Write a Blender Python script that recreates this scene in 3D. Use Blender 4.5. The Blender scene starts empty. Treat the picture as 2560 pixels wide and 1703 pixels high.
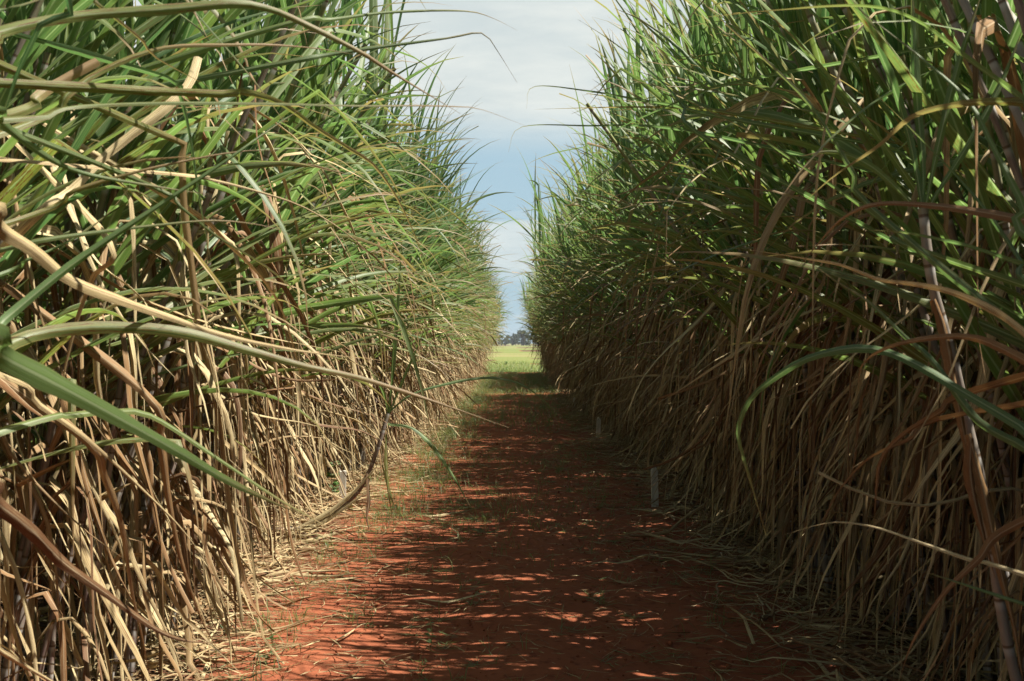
import bpy, math
import numpy as np
from mathutils import Vector

rng = np.random.default_rng(11)
SC = bpy.context.scene
COL = SC.collection
R = math.radians

# ------------------------------------------------------------------ camera
CAM_H = 1.5
LENS = 40.0
cam_d = bpy.data.cameras.new('camera')
cam = bpy.data.objects.new('camera', cam_d)
COL.objects.link(cam)
cam.location = (0, 0, CAM_H)
cam.rotation_euler = (R(90), 0, 0)
cam_d.lens = LENS
cam_d.sensor_width = 36
cam_d.shift_y = 0.0025
cam_d.clip_start = 0.05
cam_d.clip_end = 6000
cam_d.dof.use_dof = True
cam_d.dof.focus_distance = 7.5
cam_d.dof.aperture_fstop = 9
SC.camera = cam

# ------------------------------------------------------------------ light
SUN_EL, SUN_AZ = 60.0, 96.0          # azimuth clockwise from +Y: the sun stands over the right-hand cane
sun_dir = Vector((math.sin(R(SUN_AZ)) * math.cos(R(SUN_EL)), math.cos(R(SUN_AZ)) * math.cos(R(SUN_EL)), math.sin(R(SUN_EL))))
sd = bpy.data.lights.new('sun', 'SUN')
sd.energy = 5.0
sd.angle = R(0.53)
sd.color = (1.0, 0.94, 0.84)
so = bpy.data.objects.new('sun', sd)
COL.objects.link(so)
so.rotation_euler = sun_dir.to_track_quat('Z', 'Y').to_euler()
so.location = (20, 0, 40)

world = bpy.data.worlds.new('World')
SC.world = world
world.use_nodes = True
SC.view_settings.view_transform = 'Standard'
SC.view_settings.look = 'None'
SC.view_settings.gamma = 1
SC.view_settings.exposure = 1.12
SC.view_settings.use_curve_mapping = False
SC.cycles.max_bounces = 7
SC.cycles.diffuse_bounces = 1
SC.cycles.glossy_bounces = 2
SC.cycles.transmission_bounces = 4
SC.cycles.volume_bounces = 0
SC.cycles.use_denoising = True


class NT:
    """small helper to write node trees"""
    def __init__(self, tree):
        self.t = tree
        self.n = tree.nodes
        self.l = tree.links

    def new(self, typ, **kw):
        nd = self.n.new(typ)
        for k, v in kw.items():
            setattr(nd, k, v)
        return nd

    def put(self, sock, v):
        if hasattr(v, 'is_output') or isinstance(v, bpy.types.NodeSocket):
            self.l.new(v, sock)
        elif v is not None:
            if isinstance(v, (tuple, list)) and len(v) == 3 and sock.type == 'RGBA':
                v = (*v, 1)
            sock.default_value = v

    def math(self, op, a, b=None, c=None, clamp=False):
        nd = self.new('ShaderNodeMath', operation=op, use_clamp=clamp)
        self.put(nd.inputs[0], a)
        self.put(nd.inputs[1], b)
        self.put(nd.inputs[2], c)
        return nd.outputs[0]

    def mix(self, f, a, b):
        nd = self.new('ShaderNodeMix', data_type='RGBA', clamp_factor=True)
        self.put(nd.inputs[0], f)
        self.put(nd.inputs[6], a)
        self.put(nd.inputs[7], b)
        return nd.outputs[2]

    def ramp(self, f, lo, hi):
        nd = self.new('ShaderNodeMapRange', clamp=True, interpolation_type='SMOOTHSTEP')
        self.put(nd.inputs[0], f)
        nd.inputs[1].default_value = lo
        nd.inputs[2].default_value = hi
        return nd.outputs[0]

    def xyz(self, x, y, z):
        nd = self.new('ShaderNodeCombineXYZ')
        for s, v in zip(nd.inputs, (x, y, z)):
            self.put(s, v)
        return nd.outputs[0]

    def noise(self, vec, scale, detail=2.0, rough=0.5, dist=0.0):
        nd = self.new('ShaderNodeTexNoise')
        self.put(nd.inputs['Vector'], vec)
        nd.inputs['Scale'].default_value = scale
        nd.inputs['Detail'].default_value = detail
        nd.inputs['Roughness'].default_value = rough
        nd.inputs['Distortion'].default_value = dist
        return nd.outputs[0]


# world: clear blue air with broken cloud layers
w = NT(world.node_tree)
w.n.clear()
sky = w.new('ShaderNodeTexSky', sky_type='NISHITA', sun_disc=False)
sky.sun_elevation = R(SUN_EL)
sky.sun_rotation = R(SUN_AZ)
sky.air_density = 1.0
sky.dust_density = 1.5
sky.ozone_density = 1.5
tc = w.new('ShaderNodeTexCoord')
sep = w.new('ShaderNodeSeparateXYZ')
w.put(sep.inputs[0], tc.outputs['Generated'])
zz = sep.outputs[2]
den = w.math('ADD', w.math('MAXIMUM', zz, 0.0), 0.16)
cx = w.math('DIVIDE', sep.outputs[0], den)
cy = w.math('DIVIDE', sep.outputs[1], den)
cvec = w.xyz(w.math('MULTIPLY', cx, 0.55), cy, w.math('MULTIPLY', zz, 2.0))
n1 = w.noise(cvec, 1.1, 6, 0.55, 0.2)
n2 = w.noise(cvec, 4.5, 5, 0.6, 0.1)
zj = w.math('ADD', zz, w.math('MULTIPLY', w.math('SUBTRACT', n1, 0.5), 0.055))
upper = w.ramp(zj, 0.155, 0.205)
low_a = w.ramp(zj, 0.098, 0.110)
low_b = w.math('SUBTRACT', 1.0, low_a)
low = w.math('MULTIPLY', low_b, w.ramp(zj, 0.045, 0.075))
over = w.math('SUBTRACT', 1.0, w.math('MULTIPLY', w.ramp(zj, 0.30, 0.42), 0.95))
cl = w.math('MAXIMUM', w.math('MULTIPLY', upper, over), w.math('MULTIPLY', low, 0.75))
wisps = w.math('MULTIPLY', w.ramp(n2, 0.50, 0.75), 0.35)
cl = w.math('MAXIMUM', w.math('MULTIPLY', cl, w.math('ADD', 0.86, w.math('MULTIPLY', n2, 0.24))), wisps)
ccol = w.mix(w.ramp(n2, 0.3, 0.72), (6.1, 6.75, 6.75), (7.5, 7.9, 7.6))
hs = w.new('ShaderNodeHueSaturation')
hs.inputs['Saturation'].default_value = 0.85
hs.inputs['Value'].default_value = 0.85
w.put(hs.inputs['Color'], sky.outputs[0])
thin = w.math('MULTIPLY', w.math('SUBTRACT', 1.0, w.ramp(zz, 0.22, 0.42)), 0.8)
veil = w.mix(thin, hs.outputs[0], (4.2, 6.1, 7.2))
skyc = w.mix(cl, veil, ccol)
bg = w.new('ShaderNodeBackground')
w.put(bg.inputs['Color'], skyc)
bg.inputs['Strength'].default_value = 0.05
wo = w.new('ShaderNodeOutputWorld')
w.l.new(bg.outputs[0], wo.inputs[0])


# ------------------------------------------------------------------ materials
def material(name):
    m = bpy.data.materials.new(name)
    m.use_nodes = True
    t = NT(m.node_tree)
    t.n.clear()
    out = t.new('ShaderNodeOutputMaterial')
    return m, t, out


def leaf_attr(t):
    a = t.new('ShaderNodeAttribute', attribute_name='leaf')
    s = t.new('ShaderNodeSeparateXYZ')
    t.l.new(a.outputs['Color'], s.inputs[0])
    u = t.math('SUBTRACT', t.math('MULTIPLY', s.outputs[0], 2.0), 1.0)
    return u, s.outputs[1], s.outputs[2], a.outputs['Alpha']


def leaf_shader(t, out, col, tcol, trans, rough, spec, height, bump):
    bp = t.new('ShaderNodeBump')
    bp.inputs['Strength'].default_value = bump
    bp.inputs['Distance'].default_value = 0.002
    t.put(bp.inputs['Height'], height)
    p = t.new('ShaderNodeBsdfPrincipled')
    t.put(p.inputs['Base Color'], col)
    t.put(p.inputs['Roughness'], rough)
    p.inputs['Specular IOR Level'].default_value = spec
    t.put(p.inputs['Normal'], bp.outputs[0])
    tr = t.new('ShaderNodeBsdfTranslucent')
    t.put(tr.inputs['Color'], tcol)
    mx = t.new('ShaderNodeMixShader')
    t.put(mx.inputs[0], trans)
    t.l.new(p.outputs[0], mx.inputs[1])
    t.l.new(tr.outputs[0], mx.inputs[2])
    t.l.new(mx.outputs[0], out.inputs[0])


def make_green(name):
    m, t, out = material(name)
    u, v, r, age = leaf_attr(t)
    au = t.math('ABSOLUTE', u)
    streak = t.noise(t.xyz(t.math('MULTIPLY', u, 3.0), t.math('MULTIPLY', v, 1.6), t.math('MULTIPLY', r, 53.0)), 2.6, 3, 0.6)
    patch = t.noise(t.xyz(t.math('MULTIPLY', u, 1.1), t.math('MULTIPLY', v, 9.0), t.math('MULTIPLY', r, 77.0)), 1.6, 4, 0.65)
    base = t.mix(r, (0.060, 0.138, 0.066), (0.150, 0.225, 0.068))
    base = t.mix(t.math('MULTIPLY', t.ramp(streak, 0.38, 0.66), 0.6), base, (0.175, 0.245, 0.115))
    # ageing leaves turn olive, then yellow at margins and tip
    olive = t.mix(t.ramp(streak, 0.36, 0.64), (0.130, 0.150, 0.030), (0.33, 0.27, 0.07))
    base = t.mix(t.math('MULTIPLY', age, 0.75), base, olive)
    edge = t.math('MULTIPLY', t.ramp(au, 0.80, 1.0), t.math('ADD', 0.2, t.math('MULTIPLY', age, 0.7)))
    base = t.mix(edge, base, (0.24, 0.20, 0.07))
    rib = t.math('SUBTRACT', 1.0, t.ramp(au, 0.07, 0.19))
    rib = t.math('MULTIPLY', rib, t.math('SUBTRACT', 1.0, t.math('MULTIPLY', v, 0.7)))
    base = t.mix(t.math('MULTIPLY', rib, 0.75), base, (0.42, 0.48, 0.30))
    rustn = t.noise(t.xyz(t.math('MULTIPLY', u, 1.8), t.math('MULTIPLY', v, 9.0), t.math('MULTIPLY', r, 31.0)), 3.2, 5, 0.75)
    rust = t.math('MULTIPLY', t.ramp(rustn, 0.50, 0.60), t.ramp(t.math('ADD', age, t.math('MULTIPLY', t.ramp(patch, 0.35, 0.65), 0.5)), 0.50, 1.10))
    base = t.mix(rust, base, (0.150, 0.050, 0.018))
    tipf = t.ramp(t.math('ADD', t.math('ADD', v, t.math('MULTIPLY', patch, 0.35)), t.math('MULTIPLY', age, 0.25)), 0.98, 1.22)
    base = t.mix(tipf, base, t.mix(streak, (0.20, 0.11, 0.045), (0.40, 0.29, 0.16)))
    mul = t.new('ShaderNodeMix', data_type='RGBA', blend_type='MULTIPLY')
    mul.inputs[0].default_value = 1.0
    t.put(mul.inputs[6], base)
    mul.inputs[7].default_value = (1.45, 1.8, 1.15, 1)
    leaf_shader(t, out, base, mul.outputs[2], 0.40, t.math('ADD', 0.36, t.math('MULTIPLY', streak, 0.2)), 0.42, streak, 0.35)
    return m


def make_dry(name):
    m, t, out = material(name)
    u, v, r, age = leaf_attr(t)
    au = t.math('ABSOLUTE', u)
    streak = t.noise(t.xyz(t.math('MULTIPLY', u, 2.8), t.math('MULTIPLY', v, 2.2), t.math('MULTIPLY', r, 53.0)), 3.0, 4, 0.7)
    patch = t.noise(t.xyz(t.math('MULTIPLY', u, 1.3), t.math('MULTIPLY', v, 7.0), t.math('MULTIPLY', r, 77.0)), 2.2, 5, 0.7)
    cr = t.new('ShaderNodeValToRGB')
    t.put(cr.inputs[0], age)
    e = cr.color_ramp.elements
    e[0].position = 0.0
    e[0].color = (0.65, 0.545, 0.305, 1)
    e[1].position = 1.0
    e[1].color = (0.105, 0.050, 0.026, 1)
    for pos, c in ((0.35, (0.48, 0.375, 0.190, 1)), (0.6, (0.28, 0.165, 0.072, 1)), (0.8, (0.20, 0.100, 0.042, 1))):
        k = e.new(pos)
        k.color = c
    base = cr.outputs[0]
    base = t.mix(t.ramp(streak, 0.47, 0.62), base, t.mix(r, (0.13, 0.070, 0.032), (0.24, 0.16, 0.085)))
    base = t.mix(t.math('MULTIPLY', t.ramp(patch, 0.54, 0.70), 0.62), base, (0.16, 0.072, 0.034))
    base = t.mix(t.math('MULTIPLY', t.ramp(patch, 0.46, 0.28), 0.40), base, (0.56, 0.46, 0.28))
    rib = t.math('MULTIPLY', t.math('SUBTRACT', 1.0, t.ramp(au, 0.04, 0.14)), 0.55)
    base = t.mix(rib, base, (0.50, 0.40, 0.26))
    mul = t.new('ShaderNodeMix', data_type='RGBA', blend_type='MULTIPLY')
    mul.inputs[0].default_value = 1.0
    t.put(mul.inputs[6], base)
    mul.inputs[7].default_value = (1.1, 0.88, 0.55, 1)
    leaf_shader(t, out, base, mul.outputs[2], 0.06, 0.62, 0.22, streak, 0.6)
    return m


def make_stalk(name):
    m, t, out = material(name)
    u, v, r, age = leaf_attr(t)      # v: arc length in internodes * 0.02, u: round the stalk
    iv = t.math('FRACT', t.math('MULTIPLY', v, 50.0))
    nn = t.noise(t.xyz(t.math('MULTIPLY', u, 3.0), t.math('MULTIPLY', v, 60.0), t.math('MULTIPLY', r, 40.0)), 2.0, 4, 0.6)
    base = t.mix(nn, (0.20, 0.155, 0.125), (0.36, 0.33, 0.27))
    base = t.mix(t.ramp(age, 0.35, 0.9), base, (0.20, 0.22, 0.075))
    base = t.mix(t.math('MULTIPLY', t.ramp(nn, 0.45, 0.6), t.ramp(r, 0.3, 0.9)), base, (0.20, 0.125, 0.115))
    ringd = t.math('MULTIPLY', t.ramp(iv, 0.90, 0.96), 1.0)
    base = t.mix(ringd, base, (0.13, 0.085, 0.05))
    wax = t.math('MULTIPLY', t.ramp(iv, 0.70, 0.88), t.math('SUBTRACT', 1.0, ringd))
    base = t.mix(t.math('MULTIPLY', wax, 0.6), base, (0.50, 0.50, 0.47))
    p = t.new('ShaderNodeBsdfPrincipled')
    t.put(p.inputs['Base Color'], base)
    p.inputs['Roughness'].default_value = 0.5
    t.l.new(p.outputs[0], out.inputs[0])
    return m


def make_soil(name):
    m, t, out = material(name)
    g = t.new('ShaderNodeNewGeometry').outputs['Position']
    a = t.noise(g, 0.9, 5, 0.6)
    b = t.noise(g, 14.0, 5, 0.65)
    c = t.noise(g, 160.0, 3, 0.6)
    base = t.mix(a, (0.220, 0.064, 0.032), (0.365, 0.126, 0.062))
    base = t.mix(t.ramp(b, 0.50, 0.72), base, (0.165, 0.048, 0.026))
    base = t.mix(t.math('MULTIPLY', t.ramp(c, 0.55, 0.8), 0.5), base, (0.42, 0.155, 0.075))
    sx = t.new('ShaderNodeSeparateXYZ')
    t.put(sx.inputs[0], g)
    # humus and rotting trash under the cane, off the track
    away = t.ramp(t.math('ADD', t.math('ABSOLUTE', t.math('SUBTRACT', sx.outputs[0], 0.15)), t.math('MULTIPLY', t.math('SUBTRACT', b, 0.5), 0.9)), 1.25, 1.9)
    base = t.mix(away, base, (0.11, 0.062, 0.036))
    h = t.math('ADD', t.math('MULTIPLY', b, 1.0), t.math('MULTIPLY', c, 0.35))
    bp = t.new('ShaderNodeBump')
    bp.inputs['Strength'].default_value = 0.55
    bp.inputs['Distance'].default_value = 0.02
    t.put(bp.inputs['Height'], h)
    p = t.new('ShaderNodeBsdfPrincipled')
    t.put(p.inputs['Base Color'], base)
    p.inputs['Roughness'].default_value = 0.95
    p.inputs['Specular IOR Level'].default_value = 0.1
    t.put(p.inputs['Normal'], bp.outputs[0])
    t.l.new(p.outputs[0], out.inputs[0])
    return m


def make_field(name):
    m, t, out = material(name)
    g = t.new('ShaderNodeNewGeometry').outputs['Position']
    mp = t.new('ShaderNodeMapping')
    mp.inputs['Scale'].default_value = (0.25, 1.0, 1.0)
    t.put(mp.inputs[0], g)
    a = t.noise(mp.outputs[0], 0.012, 5, 0.6)
    b = t.noise(g, 0.7, 6, 0.7)
    base = t.mix(b, (0.115, 0.150, 0.040), (0.200, 0.220, 0.075))
    base = t.mix(t.ramp(a, 0.50, 0.62), base, (0.29, 0.24, 0.12))
    p = t.new('ShaderNodeBsdfPrincipled')
    t.put(p.inputs['Base Color'], base)
    p.inputs['Roughness'].default_value = 1.0
    p.inputs['Specular IOR Level'].default_value = 0.05
    t.l.new(p.outputs[0], out.inputs[0])
    return m


def make_plain(name, c1, c2, scale, rough=0.8, bump=0.3, stretch=(1, 1, 1)):
    m, t, out = material(name)
    o = t.new('ShaderNodeTexCoord').outputs['Object']
    mp = t.new('ShaderNodeMapping')
    mp.inputs['Scale'].default_value = stretch
    t.put(mp.inputs[0], o)
    a = t.noise(mp.outputs[0], scale, 5, 0.65)
    base = t.mix(t.ramp(a, 0.3, 0.7), c1, c2)
    bp = t.new('ShaderNodeBump')
    bp.inputs['Strength'].default_value = bump
    bp.inputs['Distance'].default_value = 0.01
    t.put(bp.inputs['Height'], a)
    p = t.new('ShaderNodeBsdfPrincipled')
    t.put(p.inputs['Base Color'], base)
    p.inputs['Roughness'].default_value = rough
    t.put(p.inputs['Normal'], bp.outputs[0])
    t.l.new(p.outputs[0], out.inputs[0])
    return m


M_GREEN = make_green('green_cane_leaf')
M_DRY = make_dry('dry_cane_leaf')
M_STALK = make_stalk('cane_stalk')
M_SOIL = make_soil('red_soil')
M_FIELD = make_field('field_grass')
M_WOOD = make_plain('weathered_wood', (0.55, 0.52, 0.42), (0.78, 0.75, 0.66), 6.0, 0.85, 0.4, (6, 6, 0.6))
M_CLOD = make_plain('soil_crumb', (0.20, 0.05, 0.022), (0.36, 0.11, 0.045), 3.0, 0.95)
M_BARK = make_plain('bark', (0.07, 0.05, 0.035), (0.14, 0.11, 0.08), 3.0)
M_TREE = make_plain('tree_leaf', (0.018, 0.035, 0.014), (0.045, 0.075, 0.024), 0.8)
M_FLOWER = make_plain('yellow_petal', (0.75, 0.50, 0.03), (0.80, 0.60, 0.05), 8.0)


# ------------------------------------------------------------------ mesh helpers
def quads_mesh(name, V, F, A, mats, smooth=True):
    """V (n,3) verts, F (m,4) quads, A (n,4) the 'leaf' attribute"""
    me = bpy.data.meshes.new(name)
    n, m = len(V), len(F)
    me.vertices.add(n)
    me.vertices.foreach_set('co', np.ascontiguousarray(V, dtype=np.float32).ravel())
    me.loops.add(m * 4)
    me.loops.foreach_set('vertex_index', np.ascontiguousarray(F, dtype=np.int32).ravel())
    me.polygons.add(m)
    me.polygons.foreach_set('loop_start', np.arange(0, m * 4, 4, dtype=np.int32))
    me.polygons.foreach_set('use_smooth', np.full(m, smooth))
    me.update(calc_edges=True)
    if A is not None:
        at = me.attributes.new('leaf', 'FLOAT_COLOR', 'POINT')
        at.data.foreach_set('color', np.ascontiguousarray(A, dtype=np.float32).ravel())
    for mt in mats if isinstance(mats, (list, tuple)) else [mats]:
        me.materials.append(mt)
    return me


def link(name, me, parent=None, loc=None):
    o = bpy.data.objects.new(name, me)
    COL.objects.link(o)
    if parent is not None:
        o.parent = parent
    if loc is not None:
        o.location = loc
    return o


def tag(o, label=None, cat=None, group=None, kind=None):
    if label:
        o['label'] = label
    if cat:
        o['category'] = cat
    if group:
        o['group'] = group
    if kind:
        o['kind'] = kind
    return o


class Strips:
    """collects ribbon grids (N ribbons, M rows, K columns)"""
    def __init__(self):
        self.V, self.F, self.A, self.off = [], [], [], 0

    def add(self, P, A):
        N, M, K, _ = P.shape
        if N == 0:
            return
        idx = np.arange(N * M * K).reshape(N, M, K) + self.off
        f = np.stack([idx[:, :-1, :-1], idx[:, :-1, 1:], idx[:, 1:, 1:], idx[:, 1:, :-1]], -1).reshape(-1, 4)
        self.V.append(P.reshape(-1, 3))
        self.A.append(A.reshape(-1, 4))
        self.F.append(f)
        self.off += N * M * K

    def mesh(self, name, mat, origin=(0, 0, 0)):
        V = np.concatenate(self.V) - np.asarray(origin)
        return quads_mesh(name, V, np.concatenate(self.F), np.concatenate(self.A), mat)


def in_view_guard(P, near=2.4):
    """drop ribbons that would hang right in front of the lens"""
    X, Y = P[..., 0], P[..., 1]
    bad = (Y > -0.3) & (Y < near) & (np.abs(X) < 0.5 * np.maximum(Y, 0) + 0.25) & (P[..., 2] > 0.25)
    return ~bad.any(axis=(1, 2))


def ribbons(P0, az, elev, length, width, age, M, K, fold=0.35, twist=0.0, wob=0.0, tipcut=None, ground=True, taper=2.2):
    """elev (N,M-1): elevation of every segment. Returns P (N,M,K,3), A (N,M,K,4)"""
    N = len(az)
    seg = (length / (M - 1))[:, None]
    azs = az[:, None] + wob * np.cumsum(rng.normal(0, 1, (N, M - 1)), 1) / math.sqrt(M)
    pos = np.zeros((N, M, 3))
    T = np.zeros((N, M, 3))
    pos[:, 0] = P0
    floor = 0.012 + 0.05 * rng.random(N)
    for k in range(M - 1):
        e = elev[:, k].copy()
        if ground:
            low = (pos[:, k, 2] + np.sin(e) * seg[:, 0] < floor)
            e[low] = np.arcsin(np.clip((floor[low] - pos[low, k, 2]) / seg[low, 0], -1, 0.15))
        d = np.stack([np.cos(e) * np.cos(azs[:, k]), np.cos(e) * np.sin(azs[:, k]), np.sin(e)], -1)
        pos[:, k + 1] = pos[:, k] + d * seg
        T[:, k] = d
    T[:, -1] = T[:, -2]
    T[:, 1:-1] = (T[:, 1:-1] + T[:, :-2])
    T /= np.linalg.norm(T, axis=-1, keepdims=True) + 1e-9
    azm = np.concatenate([azs, azs[:, -1:]], 1)
    B = np.stack([-np.sin(azm), np.cos(azm), np.zeros_like(azm)], -1)
    Nn = np.cross(B, T)
    Nn /= np.linalg.norm(Nn, axis=-1, keepdims=True) + 1e-9
    s = np.linspace(0, 1, M)[None, :]
    tw = (rng.normal(0, 0.35, N)[:, None] + twist * rng.normal(0, 1, N)[:, None] * s + 0.3 * twist * np.sin(6 * s + rng.random(N)[:, None] * 6))
    c, sn = np.cos(tw)[..., None], np.sin(tw)[..., None]
    B2 = B * c + Nn * sn
    N2 = -B * sn + Nn * c
    prof = (0.55 + 0.45 * np.clip(s / 0.25, 0, 1)) * (1 - np.clip(s, 0, 1) ** taper)
    prof = np.repeat(np.maximum(prof, 0.03), N, 0)
    if tipcut is not None:
        prof = np.where(tipcut[:, None], np.maximum(prof, 0.5), prof)
    w = (width[:, None] * prof * 0.5)[..., None]
    fd = np.asarray(fold)
    fd = fd[:, None, None] if fd.ndim else fd
    us = np.linspace(-1, 1, K)
    cols, ac = [], []
    r = rng.random(N)
    for u in us:
        au = abs(u)
        cols.append(pos + B2 * (w * u * np.cos(fd * au)) + N2 * (w * au * np.sin(fd * au) * 1.2 if K > 2 else 0))
    P = np.stack(cols, 2)
    A = np.zeros((N, M, K, 4))
    A[..., 0] = (us[None, None, :] + 1) / 2
    A[..., 1] = s[..., None]
    A[..., 2] = r[:, None, None]
    A[..., 3] = age[:, None, None]
    return P, A


def tubes(C, rad, K, age, nodes=0.12):
    """C (N,M,3) centre lines, rad (N,M)"""
    N, M, _ = C.shape
    T = np.gradient(C, axis=1)
    T /= np.linalg.norm(T, axis=-1, keepdims=True)
    X = np.cross(T, np.array([0, 1.0, 0.05]))
    X /= np.linalg.norm(X, axis=-1, keepdims=True) + 1e-9
    Y = np.cross(T, X)
    seg = np.linalg.norm(np.diff(C, axis=1), axis=-1)
    arc = np.concatenate([np.zeros((N, 1)), np.cumsum(seg, 1)], 1)
    th = np.linspace(0, 2 * math.pi, K + 1)
    P = C[:, :, None] + rad[:, :, None, None] * (np.cos(th)[None, None, :, None] * X[:, :, None] + np.sin(th)[None, None, :, None] * Y[:, :, None])
    A = np.zeros((N, M, K + 1, 4))
    A[..., 0] = np.abs(np.linspace(-1, 1, K + 1))
    A[..., 1] = (arc / nodes * 0.02)[..., None]
    A[..., 2] = rng.random(N)[:, None, None]
    A[..., 3] = age[:, :, None] if age.ndim == 2 else age[:, None, None]
    return P, A


# ------------------------------------------------------------------ ground
def und(x, y):
    return (0.012 * np.sin(1.9 * x + 0.7 * y) * np.sin(1.3 * y + 0.4) + 0.007 * np.sin(5.1 * x - 2.3 * y + 1.0) * np.sin(3.7 * y + x)
            + 0.004 * np.sin(11 * x + 7 * y) * np.cos(13 * y - 5 * x))


def ground_sheet():
    def axis(lo, hi, dense_lo, dense_hi, step, grow=1.35):
        a = list(np.arange(dense_lo, dense_hi + 1e-6, step))
        s = step
        while a[-1] < hi:
            s *= grow
            a.append(min(a[-1] + s, hi))
        s = step
        while a[0] > lo:
            s *= grow
            a.insert(0, max(a[0] - s, lo))
        return np.array(a)
    xs = axis(-2500, 2500, -3.0, 3.0, 0.06)
    ys = axis(-300, 4000, 2.0, 30.0, 0.07)
    X, Y = np.meshgrid(xs, ys)
    fade = np.clip((6 - np.abs(X)) / 3, 0, 1) * np.clip((50 - Y) / 20, 0, 1)
    mid = np.exp(-((X - 0.1) / 0.28) ** 2) * 0.02
    side = 0.03 * np.clip((np.abs(X - 0.1) - 1.0) / 0.8, 0, 1)
    Z = (und(X, Y) + mid + side - 0.012) * fade
    V = np.stack([X, Y, Z], -1).reshape(-1, 3)
    idx = np.arange(len(V)).reshape(X.shape)
    F = np.stack([idx[:-1, :-1], idx[:-1, 1:], idx[1:, 1:], idx[1:, :-1]], -1).reshape(-1, 4)
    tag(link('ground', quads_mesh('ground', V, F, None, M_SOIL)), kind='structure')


ground_sheet()
END = 57.0
V = np.array([[-2400, END + 1, 0.02], [2400, END + 1, 0.02], [2400, 3900, 0.02], [-2400, 3900, 0.02]], float)
xs = np.linspace(-1, 1, 81) ** 3 * 2400
ys = END + 1 + (np.linspace(0, 1, 60) ** 3) * 3800
X, Y = np.meshgrid(xs, ys)
V = np.stack([X, Y, 0.02 + 0.06 * np.sin(X * 0.3) * np.sin(Y * 0.21)], -1).reshape(-1, 3)
idx = np.arange(len(V)).reshape(X.shape)
F = np.stack([idx[:-1, :-1], idx[:-1, 1:], idx[1:, 1:], idx[1:, :-1]], -1).reshape(-1, 4)
tag(link('field', quads_mesh('field', V, F, None, M_FIELD)), kind='structure')


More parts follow.
